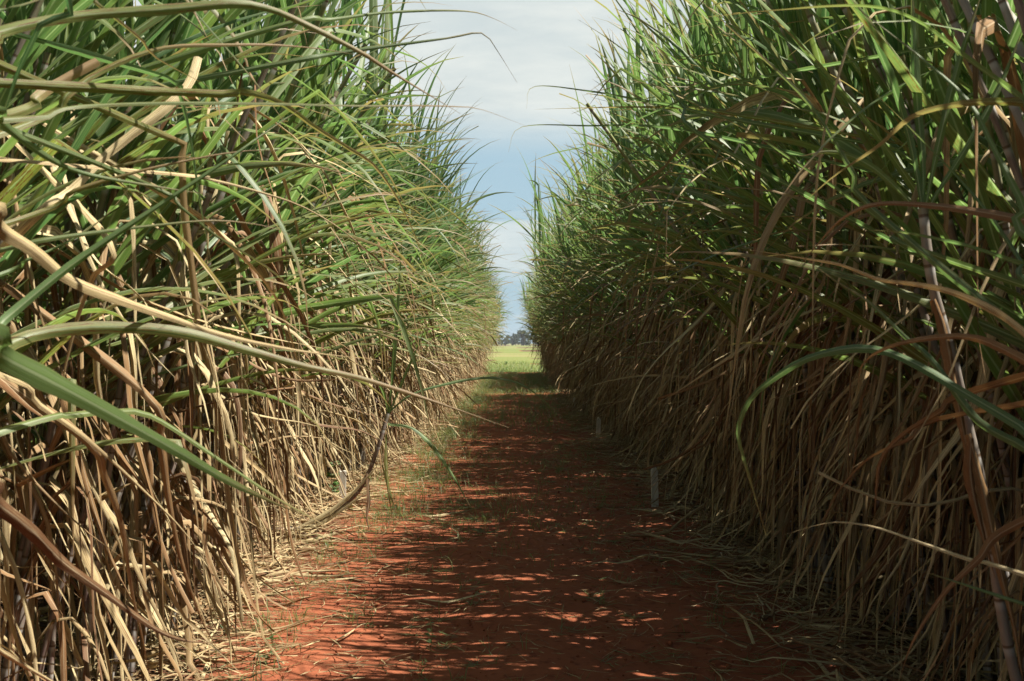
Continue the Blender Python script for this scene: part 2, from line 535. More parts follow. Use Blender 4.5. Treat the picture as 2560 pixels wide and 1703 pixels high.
# ------------------------------------------------------------------ sugarcane
def clump(x, y, side, front, near, tilt=0.19):
    """one stool of cane. side: +1 the path lies towards +x, -1 towards -x. Returns stalk curves and ribbon arrays."""
    nst = rng.integers(3, 6) if near else 4
    th = rng.random(nst) * 6.283
    rr = 0.03 + 0.10 * rng.random(nst)
    bx, by = x + rr * np.cos(th), y + rr * np.sin(th) * 1.3
    H = rng.uniform(2.35, 3.1, nst)
    lean = rng.normal(0.0, 0.10 if tilt > 0 else 0.03, nst) + (tilt * side * (1.0 if side > 0 else 1.25) if front else 0.0)
    leany = rng.normal(0, 0.10, nst)
    Ms = 26 if near else 7
    s = np.linspace(0, 1, Ms)[None, :]
    cx = bx[:, None] + H[:, None] * (lean[:, None] * s ** 1.5 + 0.02 * np.sin(3 * s + th[:, None]))
    cy = by[:, None] + H[:, None] * (leany[:, None] * s ** 1.4)
    cz = H[:, None] * s
    C = np.stack([cx, cy, cz], -1)
    rad = rng.uniform(0.0125, 0.0175, nst)[:, None] * (1 - 0.25 * s) * np.ones((1, Ms))
    pa = 0.0 if side > 0 else math.pi

    def at_h(i, h):
        f = np.clip(h / H[i], 0, 1) * (Ms - 1)
        k = np.minimum(f.astype(int), Ms - 2)
        fr = (f - k)[:, None]
        return C[i, k] * (1 - fr) + C[i, k + 1] * fr

    # green blades
    ng = 14 if near else 12
    si = np.repeat(np.arange(nst), ng)
    j = np.tile(np.arange(ng), nst) / (ng - 1)
    N = len(si)
    h = H[si] - 1.30 * (1 - j) ** 1.2 + rng.normal(0, 0.02, N)
    plane = rng.random(nst) * math.pi * 2
    az = plane[si] + math.pi * (np.tile(np.arange(ng), nst) % 2) + rng.normal(0, 0.45, N)
    if front:
        pass
    turn = rng.random(N) < (0.60 if side > 0 else 0.42 if front else 0.25)
    az = np.where(turn, pa + rng.normal(0, 0.65, N), az)
    e0 = R(30) + (R(86) - R(30)) * j ** (1.1 if side > 0 else 0.7) + rng.normal(0, 0.13, N)
    if side < 0:
        e0 = np.maximum(e0, R(40) + rng.normal(0, 0.15, N))
    bend = R(1) * (1.0 if side > 0 else 0.8) * (rng.uniform(25, 95, N) * (1 - j) + rng.uniform(5, 45, N) * j)
    L = rng.uniform(1.05, 1.65, N) * (1 - 0.15 * (j > 0.9))
    W = rng.uniform(0.030, 0.060, N)
    if side < 0:
        L, W = L * 1.10, W * 1.15
    age = np.clip(rng.beta(1.1, 5.0, N) + 0.5 * (j < 0.22) * rng.random(N), 0, 1)
    M = 13 if near else 7
    sg = (np.arange(M - 1) / (M - 2))[None, :]
    p = rng.uniform(1.6, 3.6, N)[:, None]
    el = e0[:, None] - bend[:, None] * sg ** p
    kink = (rng.random(N) < 0.16)[:, None] * (sg > rng.uniform(0.45, 0.85, N)[:, None]) * rng.uniform(0.5, 1.5, N)[:, None]
    el = np.maximum(el - kink, R(-86))
    K = 3 if near else 2
    G = ribbons(at_h(si, h), az, el, L, W, age, M, K, fold=rng.uniform(0.2, 0.7, N), twist=0.7, wob=0.12, tipcut=rng.random(N) < 0.03)

    # dead blades: sheath up the stalk, then folded over and hanging
    nd = 17 if near else 12
    si = np.repeat(np.arange(nst), nd)
    N = len(si)
    j = rng.random(N)
    h = 0.12 + (H[si] - 0.95) * j ** 0.85
    az = rng.random(N) * 6.283
    if front:
        az = np.where(rng.random(N) < 0.62, pa + rng.normal(0, 0.8, N), az)
    L = rng.uniform(0.8, 1.75, N)
    W = np.where(rng.random(N) < 0.3, rng.uniform(0.035, 0.060, N), rng.uniform(0.012, 0.036, N))
    age = np.clip(rng.beta(0.9, 1.25, N), 0, 1)
    short = rng.random(N) < 0.14
    L = np.where(short, rng.uniform(0.3, 0.6, N), L)
    W = np.where(short, rng.uniform(0.045, 0.070, N), W)
    M = 14 if near else 7
    sg = (np.arange(M - 1) / (M - 2))[None, :]
    s0 = rng.uniform(0.06, 0.2, N)[:, None]
    s1 = s0 + rng.uniform(0.08, 0.5, N)[:, None]
    tt = np.clip((sg - s0) / (s1 - s0), 0, 1)
    tt = tt * tt * (3 - 2 * tt)
    hang = np.where(rng.random(N) < 0.15, rng.uniform(R(40), R(65), N), rng.uniform(R(62), R(88), N))[:, None]
    up = rng.uniform(R(55), R(85), N)[:, None]
    tt = np.where(short[:, None], tt * 0.15, tt)
    up = np.where(short[:, None], R(83), up)
    el = up - (up + hang) * tt + 0.30 * np.sin(sg * rng.uniform(3, 10, N)[:, None] + rng.random(N)[:, None] * 6) * tt
    brk = rng.random((N, M - 1)) < 0.07
    el = el + np.cumsum(brk * rng.normal(0, 0.40, (N, M - 1)), 1)
    D = ribbons(at_h(si, h), az, np.clip(el, R(-89), R(88)), L, W, age, M, K, fold=rng.uniform(0.15, 1.15, N), twist=1.4, wob=0.32, tipcut=rng.random(N) < 0.12)
    return C, rad, G, D


STALKS = []     # every stalk of the individual plants: (root, centre line)


def zone(y):
    return ('just ahead of the camera' if y < 5 else 'before the leaning fallen cane' if y < 9 else
            'abreast of the nearer wooden stakes' if y < 13 else 'beyond the nearer wooden stakes' if y < 18 else 'well down the track')


def add_plant(x, y, side, front, near=2.4, tilt=0.19):
    C, rad, G, D = clump(x, y, side, front, True, tilt)
    root = bpy.data.objects.new('sugarcane_plant', None)
    COL.objects.link(root)
    root.location = (x, y, 0)
    root.empty_display_size = 0.1
    which = 'sunlit left' if side > 0 else 'shaded right'
    if front:
        lab = f'sugarcane plant in the {which} row edging the track, {zone(y)}'
    else:
        lab = f'sugarcane plant behind the {which} row, {zone(y)}'
    tag(root, lab, 'sugarcane', f'sugarcane plants {"edging" if front else "one row back from"} the track {"on the left" if side > 0 else "on the right"}, {zone(y)}')
    age = np.clip((np.linspace(0, 1, C.shape[1])[None, :] * C[:, -1:, 2] - (C[:, -1:, 2] - 0.9)) * 1.6, 0, 1)
    for i in range(len(C)):
        st = Strips()
        P, A = tubes(C[i:i + 1], rad[i:i + 1], 7, age[i:i + 1], nodes=rng.uniform(0.10, 0.14))
        st.add(P, A)
        link('stalk', st.mesh('stalk', M_STALK, (x, y, 0)), root)
        STALKS.append((root, C[i]))
    for nm, (P, A), mt in (('foliage', G, M_GREEN), ('dry_foliage', D, M_DRY)):
        k = in_view_guard(P, near)
        if mt is M_GREEN:    # blades do not close over the middle of the track
            k &= ~((np.abs(P[..., 0] - 0.05) < 0.30) & (P[..., 1] < 12)).any(axis=(1, 2))
        if mt is M_DRY:      # the track is kept clear: no dead blade reaches far across it near the ground
            k &= ~((np.abs(P[..., 0] - 0.1) < 1.12) & (P[..., 2] < 0.95) & (P[..., 1] < 7.5)).any(axis=(1, 2))
        st = Strips()
        st.add(P[k], A[k])
        if st.V:
            link(nm, st.mesh(nm, mt, (x, y, 0)), root)
    return root


ROWS = {+1: [-1.90, -2.90, -3.95, -5.0, -6.1], -1: [2.05, 2.95, 3.9, 4.9, 6.0, 7.1]}
GAP = (32.8, 34.6)        # an alley crosses the right-hand block here
massG, massD, massS = Strips(), Strips(), Strips()
n_ind = 0
for side, rows in ROWS.items():
    for ri, rx in enumerate(rows):
        y = -3.0 + rng.random() * 0.2 if side < 0 else 0.6
        if ri >= 3:
            y = max(y, 1.0)
        while y < END - 1.0:
            jx = rx + rng.normal(0, 0.07)
            if side > 0 and ri == 0 and 7.0 < y < 12.5:
                jx -= 0.28
            if side < 0 and GAP[0] < y < GAP[1]:
                y += 0.3
                continue
            front = ri == 0
            ind = (ri == 0 and 3.1 < y < 29) or (ri == 1 and 5.0 < y < 21)
            if ind:
                add_plant(jx, y, side, front)
                n_ind += 1
            else:
                C, rad, G, D = clump(jx, y, side, front, y < 12 and ri < 3)
                for S, (P, A) in ((massG, G), (massD, D)):
                    k = in_view_guard(P, 3.2 if y < 3.1 else 2.6)
                    S.add(P[k], A[k])
                P, A = tubes(C, rad, 4, np.zeros(len(C)))
                massS.add(P, A)
            y += (rng.uniform(0.26, 0.42) if ri < 3 else rng.uniform(0.40, 0.6)) * (0.85 if side < 0 else 1.0)
print('individual plants', n_ind)


def join_mass():
    V, F, A, mi, off = [], [], [], [], 0
    for k, S in enumerate((massG, massD, massS)):
        v, f, a = np.concatenate(S.V), np.concatenate(S.F), np.concatenate(S.A)
        V.append(v)
        F.append(f + off)
        A.append(a)
        mi.append(np.full(len(f), k, dtype=np.int32))
        off += len(v)
    me = quads_mesh('cane_mass', np.concatenate(V), np.concatenate(F), np.concatenate(A), [M_GREEN, M_DRY, M_STALK])
    me.polygons.foreach_set('material_index', np.concatenate(mi))
    return me


tag(link('sugarcane_mass', join_mass()), 'dense mass of further sugarcane filling the rows behind and down the track', 'sugarcane', kind='stuff')


# ------------------------------------------------------------------ long single leaves that cross the view, each grown from its own stalk
FPX = LENS / 36 * 2357.0


def pt(px, py, Y):
    return np.array([(px - 1178.5) / FPX * Y, Y, CAM_H - (py - 790.0) / FPX * Y])


def spline(pts, n):
    pts = np.asarray(pts, float)
    d = np.concatenate([[0], np.cumsum(np.linalg.norm(np.diff(pts, axis=0), axis=1))])
    q = np.vstack([2 * pts[0] - pts[1], pts, 2 * pts[-1] - pts[-2]])
    t = np.linspace(0, d[-1], n)
    k = np.clip(np.searchsorted(d, t, 'right') - 1, 0, len(pts) - 2)
    u = ((t - d[k]) / (d[k + 1] - d[k]))[:, None]
    a, b, c, e = q[k], q[k + 1], q[k + 2], q[k + 3]
    return 0.5 * ((2 * b) + (c - a) * u + (2 * a - 5 * b + 4 * c - e) * u ** 2 + (3 * b - a - 3 * c + e) * u ** 3)


def blade_mesh(C, width, age, roll=0.3, twist=0.5, fold=0.4, blunt=False, base_w=0.55, peak=0.3, taper=1.15):
    M = len(C)
    T = np.gradient(C, axis=0)
    T /= np.linalg.norm(T, axis=1, keepdims=True)
    view = C - np.array([0, 0, CAM_H])
    view /= np.linalg.norm(view, axis=1, keepdims=True)
    B = np.cross(T, view.mean(0))
    B /= np.linalg.norm(B, axis=1, keepdims=True)
    Nn = np.cross(B, T)
    s = np.linspace(0, 1, M)
    tw = roll + twist * np.sin(s * 2.6 + rng.random() * 3) + np.cumsum(rng.normal(0, 0.05, M))
    B2 = B * np.cos(tw)[:, None] + Nn * np.sin(tw)[:, None]
    N2 = -B * np.sin(tw)[:, None] + Nn * np.cos(tw)[:, None]
    prof = (base_w + (1 - base_w) * np.clip(s / peak, 0, 1)) * (1 - np.clip((s - peak) / (1 - peak), 0, 1) ** taper)
    if blunt:
        prof = base_w + (1 - base_w) * np.clip(s / peak, 0, 1)
    prof = np.maximum(prof, 0.04)
    edge = 1 + 0.05 * np.sin(s * 60) + 0.06 * np.sin(s * 23 + 1) + rng.normal(0, 0.025, M)
    w = (width * 0.5 * prof * edge)[:, None]
    us = np.linspace(-1, 1, 7)
    cols = [C + B2 * w * u * math.cos(fold * abs(u)) + N2 * w * abs(u) * math.sin(fold) * (1 if abs(u) > 0.2 else 1) for u in us]
    P = np.stack(cols, 1)[None]
    A = np.zeros((1, M, 7, 4))
    A[..., 0] = (us + 1) / 2
    A[..., 1] = s[None, :, None]
    A[..., 2] = rng.random()
    A[..., 3] = age
    return P, A


def grow_leaf(pts, Ys, width, dry=False, age=0.2, label=None, attach=True, root=None, **kw):
    Y = np.interp(np.linspace(0, 1, len(pts)), np.linspace(0, 1, len(Ys)), Ys)
    P3 = [pt(px, py, yy) for (px, py), yy in zip(pts, Y)]
    if root is None:
        sgn = -1 if P3[0][0] < 0 else 1
        best = None
        for rt, C in STALKS:
            if (C[0, 0] > 0) != (sgn > 0):
                continue
            hz = np.clip(P3[0][2] - 0.15, 0.2, C[-1, 2])
            k = int(hz / C[-1, 2] * (len(C) - 1))
            dd = np.linalg.norm(C[k] - P3[0])
            # the leaf must come out of the stalk the way it runs
            run = P3[1] - P3[0]
            back = P3[0] - C[k]
            cosb = float(run @ back) / (np.linalg.norm(run) * np.linalg.norm(back) + 1e-9)
            score = dd * (1.6 - 0.6 * cosb)
            if best is None or score < best[0]:
                best = (score, rt, C[k], C)
        root = best[1]
        if attach:
            a, b = P3[0], P3[1]
            hd = np.linalg.norm((best[2] - a)[:2])
            sl = (b[2] - a[2]) / (np.linalg.norm((b - a)[:2]) + 0.05)
            z = float(np.clip(a[2] - np.clip(sl, -0.8, 1.2) * hd * 0.8, 0.15, 2.6))
            rt, Cs = best[1], best[3]
            k = int(min(z / Cs[-1, 2], 1) * (len(Cs) - 1))
            P3 = [Cs[k]] + P3
    C = spline(P3, 46)
    S = Strips()
    P, A = blade_mesh(C, width * 0.68, age, **kw)
    S.add(P, A)
    o = link('leaf', S.mesh('leaf', M_DRY if dry else M_GREEN, root.location), root)
    if label:
        o['label'] = label
    return root


def grow_anchor(x, y, side, label, H=2.5):
    """a plant that stands beside the camera, out of the frame, and carries leaves reaching into it"""
    root = add_plant(x, y, side, True, 3.4, -0.04)
    root['label'] = label
    root['group'] = 'sugarcane plants whose long leaves cross the view'
    return root


LA = grow_anchor(-1.30, 1.15, +1, 'nearest sugarcane plant on the left, its big green blade reaching down across the dry leaves')
LB = grow_anchor(-1.42, 1.95, +1, 'near sugarcane plant on the left with long arching rust edged leaves')
RA = grow_anchor(1.42, 1.30, -1, 'nearest sugarcane plant on the right, its green blades crossing the upper corner')
RB = grow_anchor(1.52, 2.15, -1, 'near sugarcane plant on the right with brown folded leaves')

g = grow_leaf
# --- left
g([(-90, 745), (0, 817), (120, 880), (260, 955), (411, 1040), (522, 1105), (610, 1148), (700, 1187)], (1.75, 2.6), 0.078, age=0.05, base_w=0.95, fold=0.2, label='large green blade with pale midrib running down across the dry leaves', roll=0.15, twist=0.15, peak=0.35)
g([(60, 974), (160, 955), (255, 948), (349, 957), (513, 1063), (637, 1146), (723, 1195), (866, 1284)], (2.5, 3.1), 0.036, age=0.35, label='long narrow yellow green blade dipping to the track', twist=0.3)
g([(-40, 815), (20, 790), (100, 765), (250, 752), (420, 765), (560, 803), (700, 842), (830, 870), (1000, 925), (1172, 985)], (2.3, 2.9), 0.050, age=0.72, label='arching speckled green and orange blade', roll=0.2, twist=0.25, peak=0.4)
g([(-60, 470), (0, 524), (80, 575), (164, 644), (280, 690), (370, 722), (513, 771), (680, 806), (829, 825)], (2.0, 2.9), 0.060, dry=True, age=0.35, label='broad tan dead blade slanting down', roll=0.25, twist=0.3, peak=0.25)
g([(-80, 1110), (0, 1163), (77, 1225), (147, 1295), (236, 1360), (359, 1448), (430, 1475), (506, 1482)], (2.0, 3.1), 0.060, dry=True, age=0.93, label='rust red dead blade low at the edge', roll=0.1, twist=0.2, peak=0.3)
g([(-70, 1455), (0, 1498), (60, 1535), (130, 1575), (200, 1610)], (2.5, 2.8), 0.050, dry=True, age=0.15, twist=0.2)
g([(53, 522), (164, 436), (247, 353), (382, 247), (436, 189), (456, 130)], (2.75, 3.0), 0.038, dry=True, age=0.05, label='pale tan broken blade standing up diagonally', blunt=True, roll=0.1, twist=0.15, base_w=0.7)
g([(37, 259), (80, 228), (123, 197), (226, 140)], (2.6, 2.8), 0.038, age=0.45, label='pale green blade snapped off square', blunt=True, roll=-0.3, twist=0.05, base_w=0.8)
g([(-60, 95), (0, 72), (100, 48), (205, 33), (370, 22), (534, 8), (620, 20), (699, 53), (829, 119), (900, 165), (1060, 262)], (2.2, 2.7), 0.040, age=0.6, label='olive blade with a rust brown underside arching along the top', twist=0.3, peak=0.3, taper=2.0)
g([(62, 284), (150, 220), (230, 164), (370, 111), (534, 103), (640, 104), (740, 113), (829, 128)], (2.5, 2.9), 0.036, age=0.8, twist=0.4, peak=0.4)
g([(62, 271), (130, 252), (205, 242), (411, 236), (620, 238), (829, 243), (944, 243), (1040, 245), (1108, 252), (1215, 292)], (2.2, 2.6), 0.024, age=0.55, label='long level olive blade reaching out over the track', twist=0.3, peak=0.3)
g([(400, -60), (436, 10), (522, 111), (600, 205), (666, 300), (700, 360)], (2.7, 3.0), 0.026, age=0.25, twist=0.2)
g([(387, 181), (410, 210), (432, 288), (452, 411), (470, 520), (493, 640)], (2.8, 2.9), 0.030, age=0.02, label='green blade with a white midrib hanging straight down', roll=0.1, twist=0.1)
g([(404, 322), (418, 340), (425, 480), (440, 600), (456, 735)], (2.9, 3.0), 0.030, age=0.85, roll=0.2, twist=0.1, blunt=True)
g([(170, -60), (214, 0), (275, 50), (329, 95), (358, 132), (485, 202)], (2.4, 2.6), 0.034, age=0.65, twist=0.3)
g([(455, 215), (560, 212), (650, 240), (720, 290), (800, 340), (860, 380), (910, 450), (950, 530), (990, 640)], (2.6, 3.2), 0.034, age=0.85, label='drooping yellow and brown blade curving down towards the track', twist=0.4, peak=0.4)
g([(60, 500), (170, 440), (304, 399), (420, 372), (522, 353), (600, 346), (690, 350)], (2.5, 2.8), 0.026, age=1.0, label='orange and rust striped blade', twist=0.3)
g([(-40, 245), (0, 280), (103, 358), (193, 399), (330, 425), (481, 448)], (2.1, 2.5), 0.036, age=0.15, twist=0.2)
g([(-40, 770), (0, 745), (156, 617), (350, 485), (522, 370), (620, 300), (710, 240)], (2.1, 2.6), 0.036, age=0.0, label='dark green blade rising diagonally', roll=-0.2, twist=0.15)
g([(-20, 580), (82, 555), (200, 538), (329, 522), (493, 508), (617, 522), (690, 550)], (2.4, 2.7), 0.026, age=0.4, twist=0.2)
g([(330, 420), (411, 473), (500, 545), (617, 617), (700, 690), (760, 760)], (2.8, 3.2), 0.028, age=0.35, twist=0.3)
g([(400, 400), (473, 411), (576, 436), (707, 481), (829, 563), (900, 660)], (2.9, 3.3), 0.026, dry=True, age=0.3, twist=0.7)
g([(640, 60), (760, 45), (900, 28), (1065, 25), (1130, 40), (1190, 70)], (3.2, 3.6), 0.034, age=0.2, twist=0.2)
g([(620, 150), (760, 125), (900, 105), (1030, 88), (1108, 76), (1140, 110), (1190, 190)], (3.2, 3.4), 0.034, age=0.25, twist=0.1, label='green blade folded over at its tip against the sky')
g([(-20, 640), (60, 600), (150, 560), (240, 500), (300, 430)], (2.6, 2.8), 0.03, age=0.1, twist=0.3)
g([(-60, 20), (30, 15), (110, -10), (200, -50)], (2.3, 2.4), 0.036, age=0.2)
g([(120, -40), (90, 60), (40, 170), (0, 290), (-30, 400)], (2.2, 2.3), 0.040, age=0.0, twist=0.1)
g([(250, 550), (215, 640), (180, 730), (150, 850), (130, 960)], (3.0, 3.1), 0.045, dry=True, age=0.25, twist=0.6)
g([(430, 480), (520, 560), (600, 640), (650, 720), (690, 860), (730, 1010)], (3.4, 3.6), 0.036, dry=True, age=0.2, twist=0.9)
g([(0, 860), (90, 930), (200, 1010), (310, 1110), (420, 1220), (500, 1330)], (2.6, 3.2), 0.034, dry=True, age=0.3, twist=0.6)
g([(180, 1000), (240, 1100), (280, 1220), (300, 1350), (330, 1480), (345, 1570)], (3.2, 3.5), 0.05, dry=True, age=0.55, twist=0.3, fold=0.5)
g([(330, 900), (370, 1020), (390, 1160), (420, 1300), (470, 1440), (520, 1520)], (3.4, 3.7), 0.055, dry=True, age=0.6, twist=0.4, fold=0.5, label='wide brown dead blade hanging to the ground at the track edge')
# --- right
g([(2440, 1050), (2357, 985), (2227, 908), (2124, 846), (2042, 809), (1960, 801), (1857, 825), (1775, 875), (1722, 924), (1697, 994), (1713, 1064), (1738, 1146), (1763, 1232)], (2.3, 3.1), 0.034, age=0.12, label='long bluish green blade arching over and hanging with a yellow tip', twist=0.25, peak=0.35, taper=2.4, roll=0.35)
g([(2440, 1090), (2357, 1030), (2247, 965), (2145, 830), (2083, 776), (2001, 697), (1919, 644), (1860, 600)], (2.3, 3.0), 0.038, age=0.25, twist=0.3)
g([(2450, 850), (2370, 780), (2288, 718), (2186, 673), (2100, 655), (2021, 644), (1939, 612), (1860, 597), (1726, 575)], (2.3, 2.8), 0.040, dry=True, age=0.0, label='sunlit straw coloured blade lying across the dark leaves', twist=0.3)
g([(2450, 880), (2357, 829), (2247, 780), (2145, 778), (2042, 801), (1985, 840), (1975, 900)], (2.3, 2.6), 0.050, dry=True, age=0.6, label='brown blade folded in an arch', twist=0.2)
g([(2450, 250), (2357, 236), (2227, 238), (2104, 267), (2021, 337), (1923, 403), (1857, 460)], (2.1, 2.6), 0.042, age=0.95, label='olive brown blade bending down with a rusty centre', roll=0.1, twist=0.2)
g([(2450, 530), (2357, 506), (2240, 485), (2145, 473), (2021, 469), (1939, 502), (1877, 568), (1824, 633)], (2.2, 2.7), 0.042, dry=True, age=0.75, twist=0.25)
g([(2440, 330), (2357, 234), (2227, 136), (2104, 45), (1980, 14), (1775, 25), (1631, 39)], (2.1, 2.6), 0.034, age=0.3, label='long green blade arching along the upper corner', twist=0.2)
g([(2040, 510), (1964, 400), (1869, 247), (1759, 136), (1670, 55), (1580, -30)], (2.8, 3.0), 0.038, age=0.35, twist=0.15)
g([(2100, 570), (2062, 534), (1939, 444), (1837, 378), (1734, 308), (1650, 265), (1573, 226)], (2.9, 3.3), 0.030, age=0.3, twist=0.3)
g([(2420, 580), (2357, 473), (2288, 341), (2227, 230), (2124, 136), (2040, 70), (1960, 10)], (2.1, 2.5), 0.040, age=0.0, label='broad dark green blade with a pale midrib', roll=0.05, twist=0.1)
g([(2400, 690), (2345, 596), (2268, 485), (2206, 411), (2096, 296), (2020, 220)], (2.2, 2.6), 0.026, age=0.05, twist=0.1)
g([(2440, 640), (2357, 612), (2227, 567), (2104, 540), (2040, 532), (1985, 530)], (2.2, 2.5), 0.036, age=0.05, twist=0.15)
g([(2450, 1420), (2357, 1391), (2234, 1351), (2170, 1330), (2116, 1312)], (2.2, 2.5), 0.030, age=0.0, label='lone pale green blade tip low in the dark corner', roll=-0.3, twist=0.1)
g([(2250, 900), (2165, 949), (2083, 998), (2030, 1055), (2017, 1130), (2012, 1220)], (2.8, 3.1), 0.050, dry=True, age=0.65, twist=0.3)
g([(2190, 960), (2100, 1010), (2009, 1051), (1960, 1096), (1920, 1150), (1890, 1220), (1870, 1290)], (2.9, 3.3), 0.036, dry=True, age=0.55, twist=0.5)
g([(2320, 1310), (2235, 1289), (2127, 1252), (2019, 1215), (1937, 1202), (1881, 1209), (1805, 1231)], (2.7, 3.1), 0.024, dry=True, age=0.05, twist=0.4)
g([(2357, 1200), (2250, 1290), (2170, 1370), (2100, 1480), (2070, 1570)], (2.6, 2.8), 0.045, dry=True, age=0.75, twist=0.3)
g([(1700, 190), (1600, 222), (1500, 262), (1400, 312), (1300, 400), (1235, 475)], (3.8, 4.4), 0.030, age=0.2, label='dark green blade reaching out over the track against the sky', twist=0.3)
g([(1660, 270), (1560, 245), (1470, 230), (1355, 210), (1228, 200), (1212, 250)], (4.0, 4.6), 0.026, age=0.15, twist=0.2)
g([(1720, 330), (1600, 305), (1480, 290), (1360, 290), (1200, 293), (1170, 350)], (4.0, 4.6), 0.026, age=0.15, twist=0.2)
g([(1640, 330), (1570, 240), (1490, 160), (1400, 90), (1330, 45)], (3.8, 4.4), 0.034, age=0.1, twist=0.2)
g([(1700, 265), (1600, 250), (1480, 247), (1380, 248), (1230, 252)], (4.0, 4.6), 0.024, age=0.9, twist=0.2)

# the leaning cane that stands clear of the right-hand mass, with its fan of blades
def lone_stalk(label, ctrl, r, name='leaning_sugarcane'):
    C = spline(ctrl, 44)
    root = bpy.data.objects.new(name, None)
    COL.objects.link(root)
    root.location = tuple(C[0])
    tag(root, label, 'sugarcane')
    S = Strips()
    age = np.clip((np.linspace(0, 1, 44) - 0.85) * 4, 0, 1)[None]
    ph = (np.linspace(0, 1, 44) * np.linalg.norm(C[-1] - C[0]) / 0.13) % 1
    rad = r * (1 - 0.2 * np.linspace(0, 1, 44)) * (1 + 0.08 * (ph > 0.8))
    S.add(*tubes(C[None], rad[None], 12, age, 0.13))
    link('stalk', S.mesh('stalk', M_STALK, root.location), root)
    return root, C


r1, _ = lone_stalk('cane stalk leaning clear of the dark right row, green fan on top', [(1.62, 3.2, 0.0), pt(2340, 1568, 3.05), pt(2268, 1160, 3.0), pt(2227, 975, 3.0), pt(2194, 831, 2.98), pt(2145, 650, 2.95), pt(2124, 480, 2.95)], 0.0155)
for pts, wd, ag in (([(2124, 490), (2110, 400), (2085, 290), (2045, 170), (2000, 60), (1970, -60)], 0.044, 0.05),
                    ([(2124, 485), (2124, 380), (2112, 250), (2104, 110), (2098, -60)], 0.042, 0.1),
                    ([(2128, 485), (2150, 380), (2180, 250), (2215, 120), (2265, -30)], 0.036, 0.15),
                    ([(2126, 500), (2160, 440), (2230, 330), (2300, 200), (2357, 60)], 0.034, 0.1),
                    ([(2122, 500), (2070, 440), (2000, 380), (1920, 350), (1840, 360)], 0.030, 0.3)):
    g(pts, (2.95, 3.0), wd, age=ag, root=r1, roll=0.05, twist=0.15, peak=0.5, base_w=0.35)
for pts, ag in (([(2150, 690), (2175, 760), (2200, 900), (2230, 1060), (2250, 1200)], 0.7), ([(2230, 1000), (2262, 1120), (2300, 1300), (2335, 1450), (2360, 1600)], 0.6), ([(2235, 1010), (2235, 1100), (2262, 1230), (2290, 1330)], 0.8)):
    g(pts, (2.93, 2.96), 0.062, dry=True, age=ag, root=r1, roll=0.2, twist=0.3, fold=0.8, peak=0.2)

# the fallen cane on the left edge of the track
r2, _ = lone_stalk('fallen cane lying from the left row and curving up beside the wooden stake', [pt(600, 1232, 8.85) * [1, 1, 0] + [0, 0, 0.04], pt(690, 1216, 8.8), pt(752, 1188, 8.75), pt(813, 1144, 8.7), pt(843, 1100, 8.65), pt(869, 1033, 8.6), pt(893, 951, 8.6)], 0.019, 'fallen_sugarcane')
for pts, wd, dr, ag in (([(893, 955), (902, 870), (912, 740), (922, 600), (927, 510)], 0.040, False, 0.25),
                        ([(893, 950), (940, 912), (1000, 890), (1080, 873), (1140, 870), (1200, 885), (1255, 925), (1285, 970), (1302, 1010)], 0.030, False, 0.15),
                        ([(893, 975), (950, 985), (995, 1025), (1040, 1090), (1082, 1165)], 0.050, False, 0.05),
                        ([(893, 955), (880, 900), (850, 850), (820, 830)], 0.028, False, 0.2),
                        ([(896, 950), (925, 880), (960, 800), (985, 740)], 0.026, False, 0.3),
                        ([(890, 1000), (889, 1060), (893, 1120), (903, 1195)], 0.034, False, 0.9),
                        ([(880, 1070), (892, 1110), (902, 1150), (918, 1190)], 0.026, False, 0.8),
                        ([(690, 1214), (760, 1175), (820, 1125), (872, 1068)], 0.060, True, 0.0),
                        ([(700, 1216), (740, 1200), (800, 1162), (850, 1130)], 0.060, True, 0.0),
                        ([(846, 1090), (850, 1150), (845, 1190), (850, 1225)], 0.045, True, 0.98)):
    g(pts, (8.6, 8.55), wd * 1.45, dry=dr, age=ag, root=r2, roll=0.6, twist=0.2, peak=0.35)


# ------------------------------------------------------------------ wooden stakes
def stake(px, py_base, px_w, py_top, label, lean=0.0, pointed=True):
    Y = CAM_H * FPX / (py_base - 790)
    x = (px - 1178.5) / FPX * Y
    h = (py_base - py_top) / FPX * Y
    wd = px_w / FPX * Y
    import bmesh
    bm = bmesh.new()
    hw, ht = wd / 2, 0.012
    if pointed:
        prof = [(-hw, -0.1), (hw, -0.1), (hw * 0.97, h * 0.5), (hw, h - wd * 0.75), (hw * 0.45, h - wd * 0.15), (hw * 0.05, h), (-hw * 0.5, h - wd * 0.2), (-hw, h - wd * 0.7), (-hw * 0.98, h * 0.45)]
    else:
        prof = [(-hw, -0.1), (hw, -0.1), (hw * 0.98, h * 0.5), (hw, h - 0.004), (hw * 0.3, h), (-hw * 0.4, h - 0.006), (-hw, h - 0.002), (-hw, h * 0.4)]
    a = [bm.verts.new((p[0], -ht, p[1])) for p in prof]
    b = [bm.verts.new((p[0], ht, p[1])) for p in prof]
    bm.faces.new(a)
    bm.faces.new(list(reversed(b)))
    for i in range(len(a)):
        j = (i + 1) % len(a)
        bm.faces.new((a[i], b[i], b[j], a[j]))
    bmesh.ops.recalc_face_normals(bm, faces=bm.faces)
    bmesh.ops.bevel(bm, geom=[e for e in bm.edges], offset=0.0025, segments=1, affect='EDGES')
    me = bpy.data.meshes.new('wooden_stake')
    bm.to_mesh(me)
    bm.free()
    me.materials.append(M_WOOD)
    o = link('wooden_stake', me, None, (x, Y, 0.0))
    o.rotation_euler = (R(2), R(lean), R(8))
    tag(o, label, 'stake', 'wooden stakes marking the cane plots')


stake(1508, 1167, 16, 1072, 'pale pointed wooden stake at the right edge of the track', -2)
stake(1377, 1007, 10, 960, 'small weathered stake farther down the right edge', 1)
stake(788, 1158, 16, 1083, 'square topped weathered stake behind the fallen cane', 1, pointed=False)
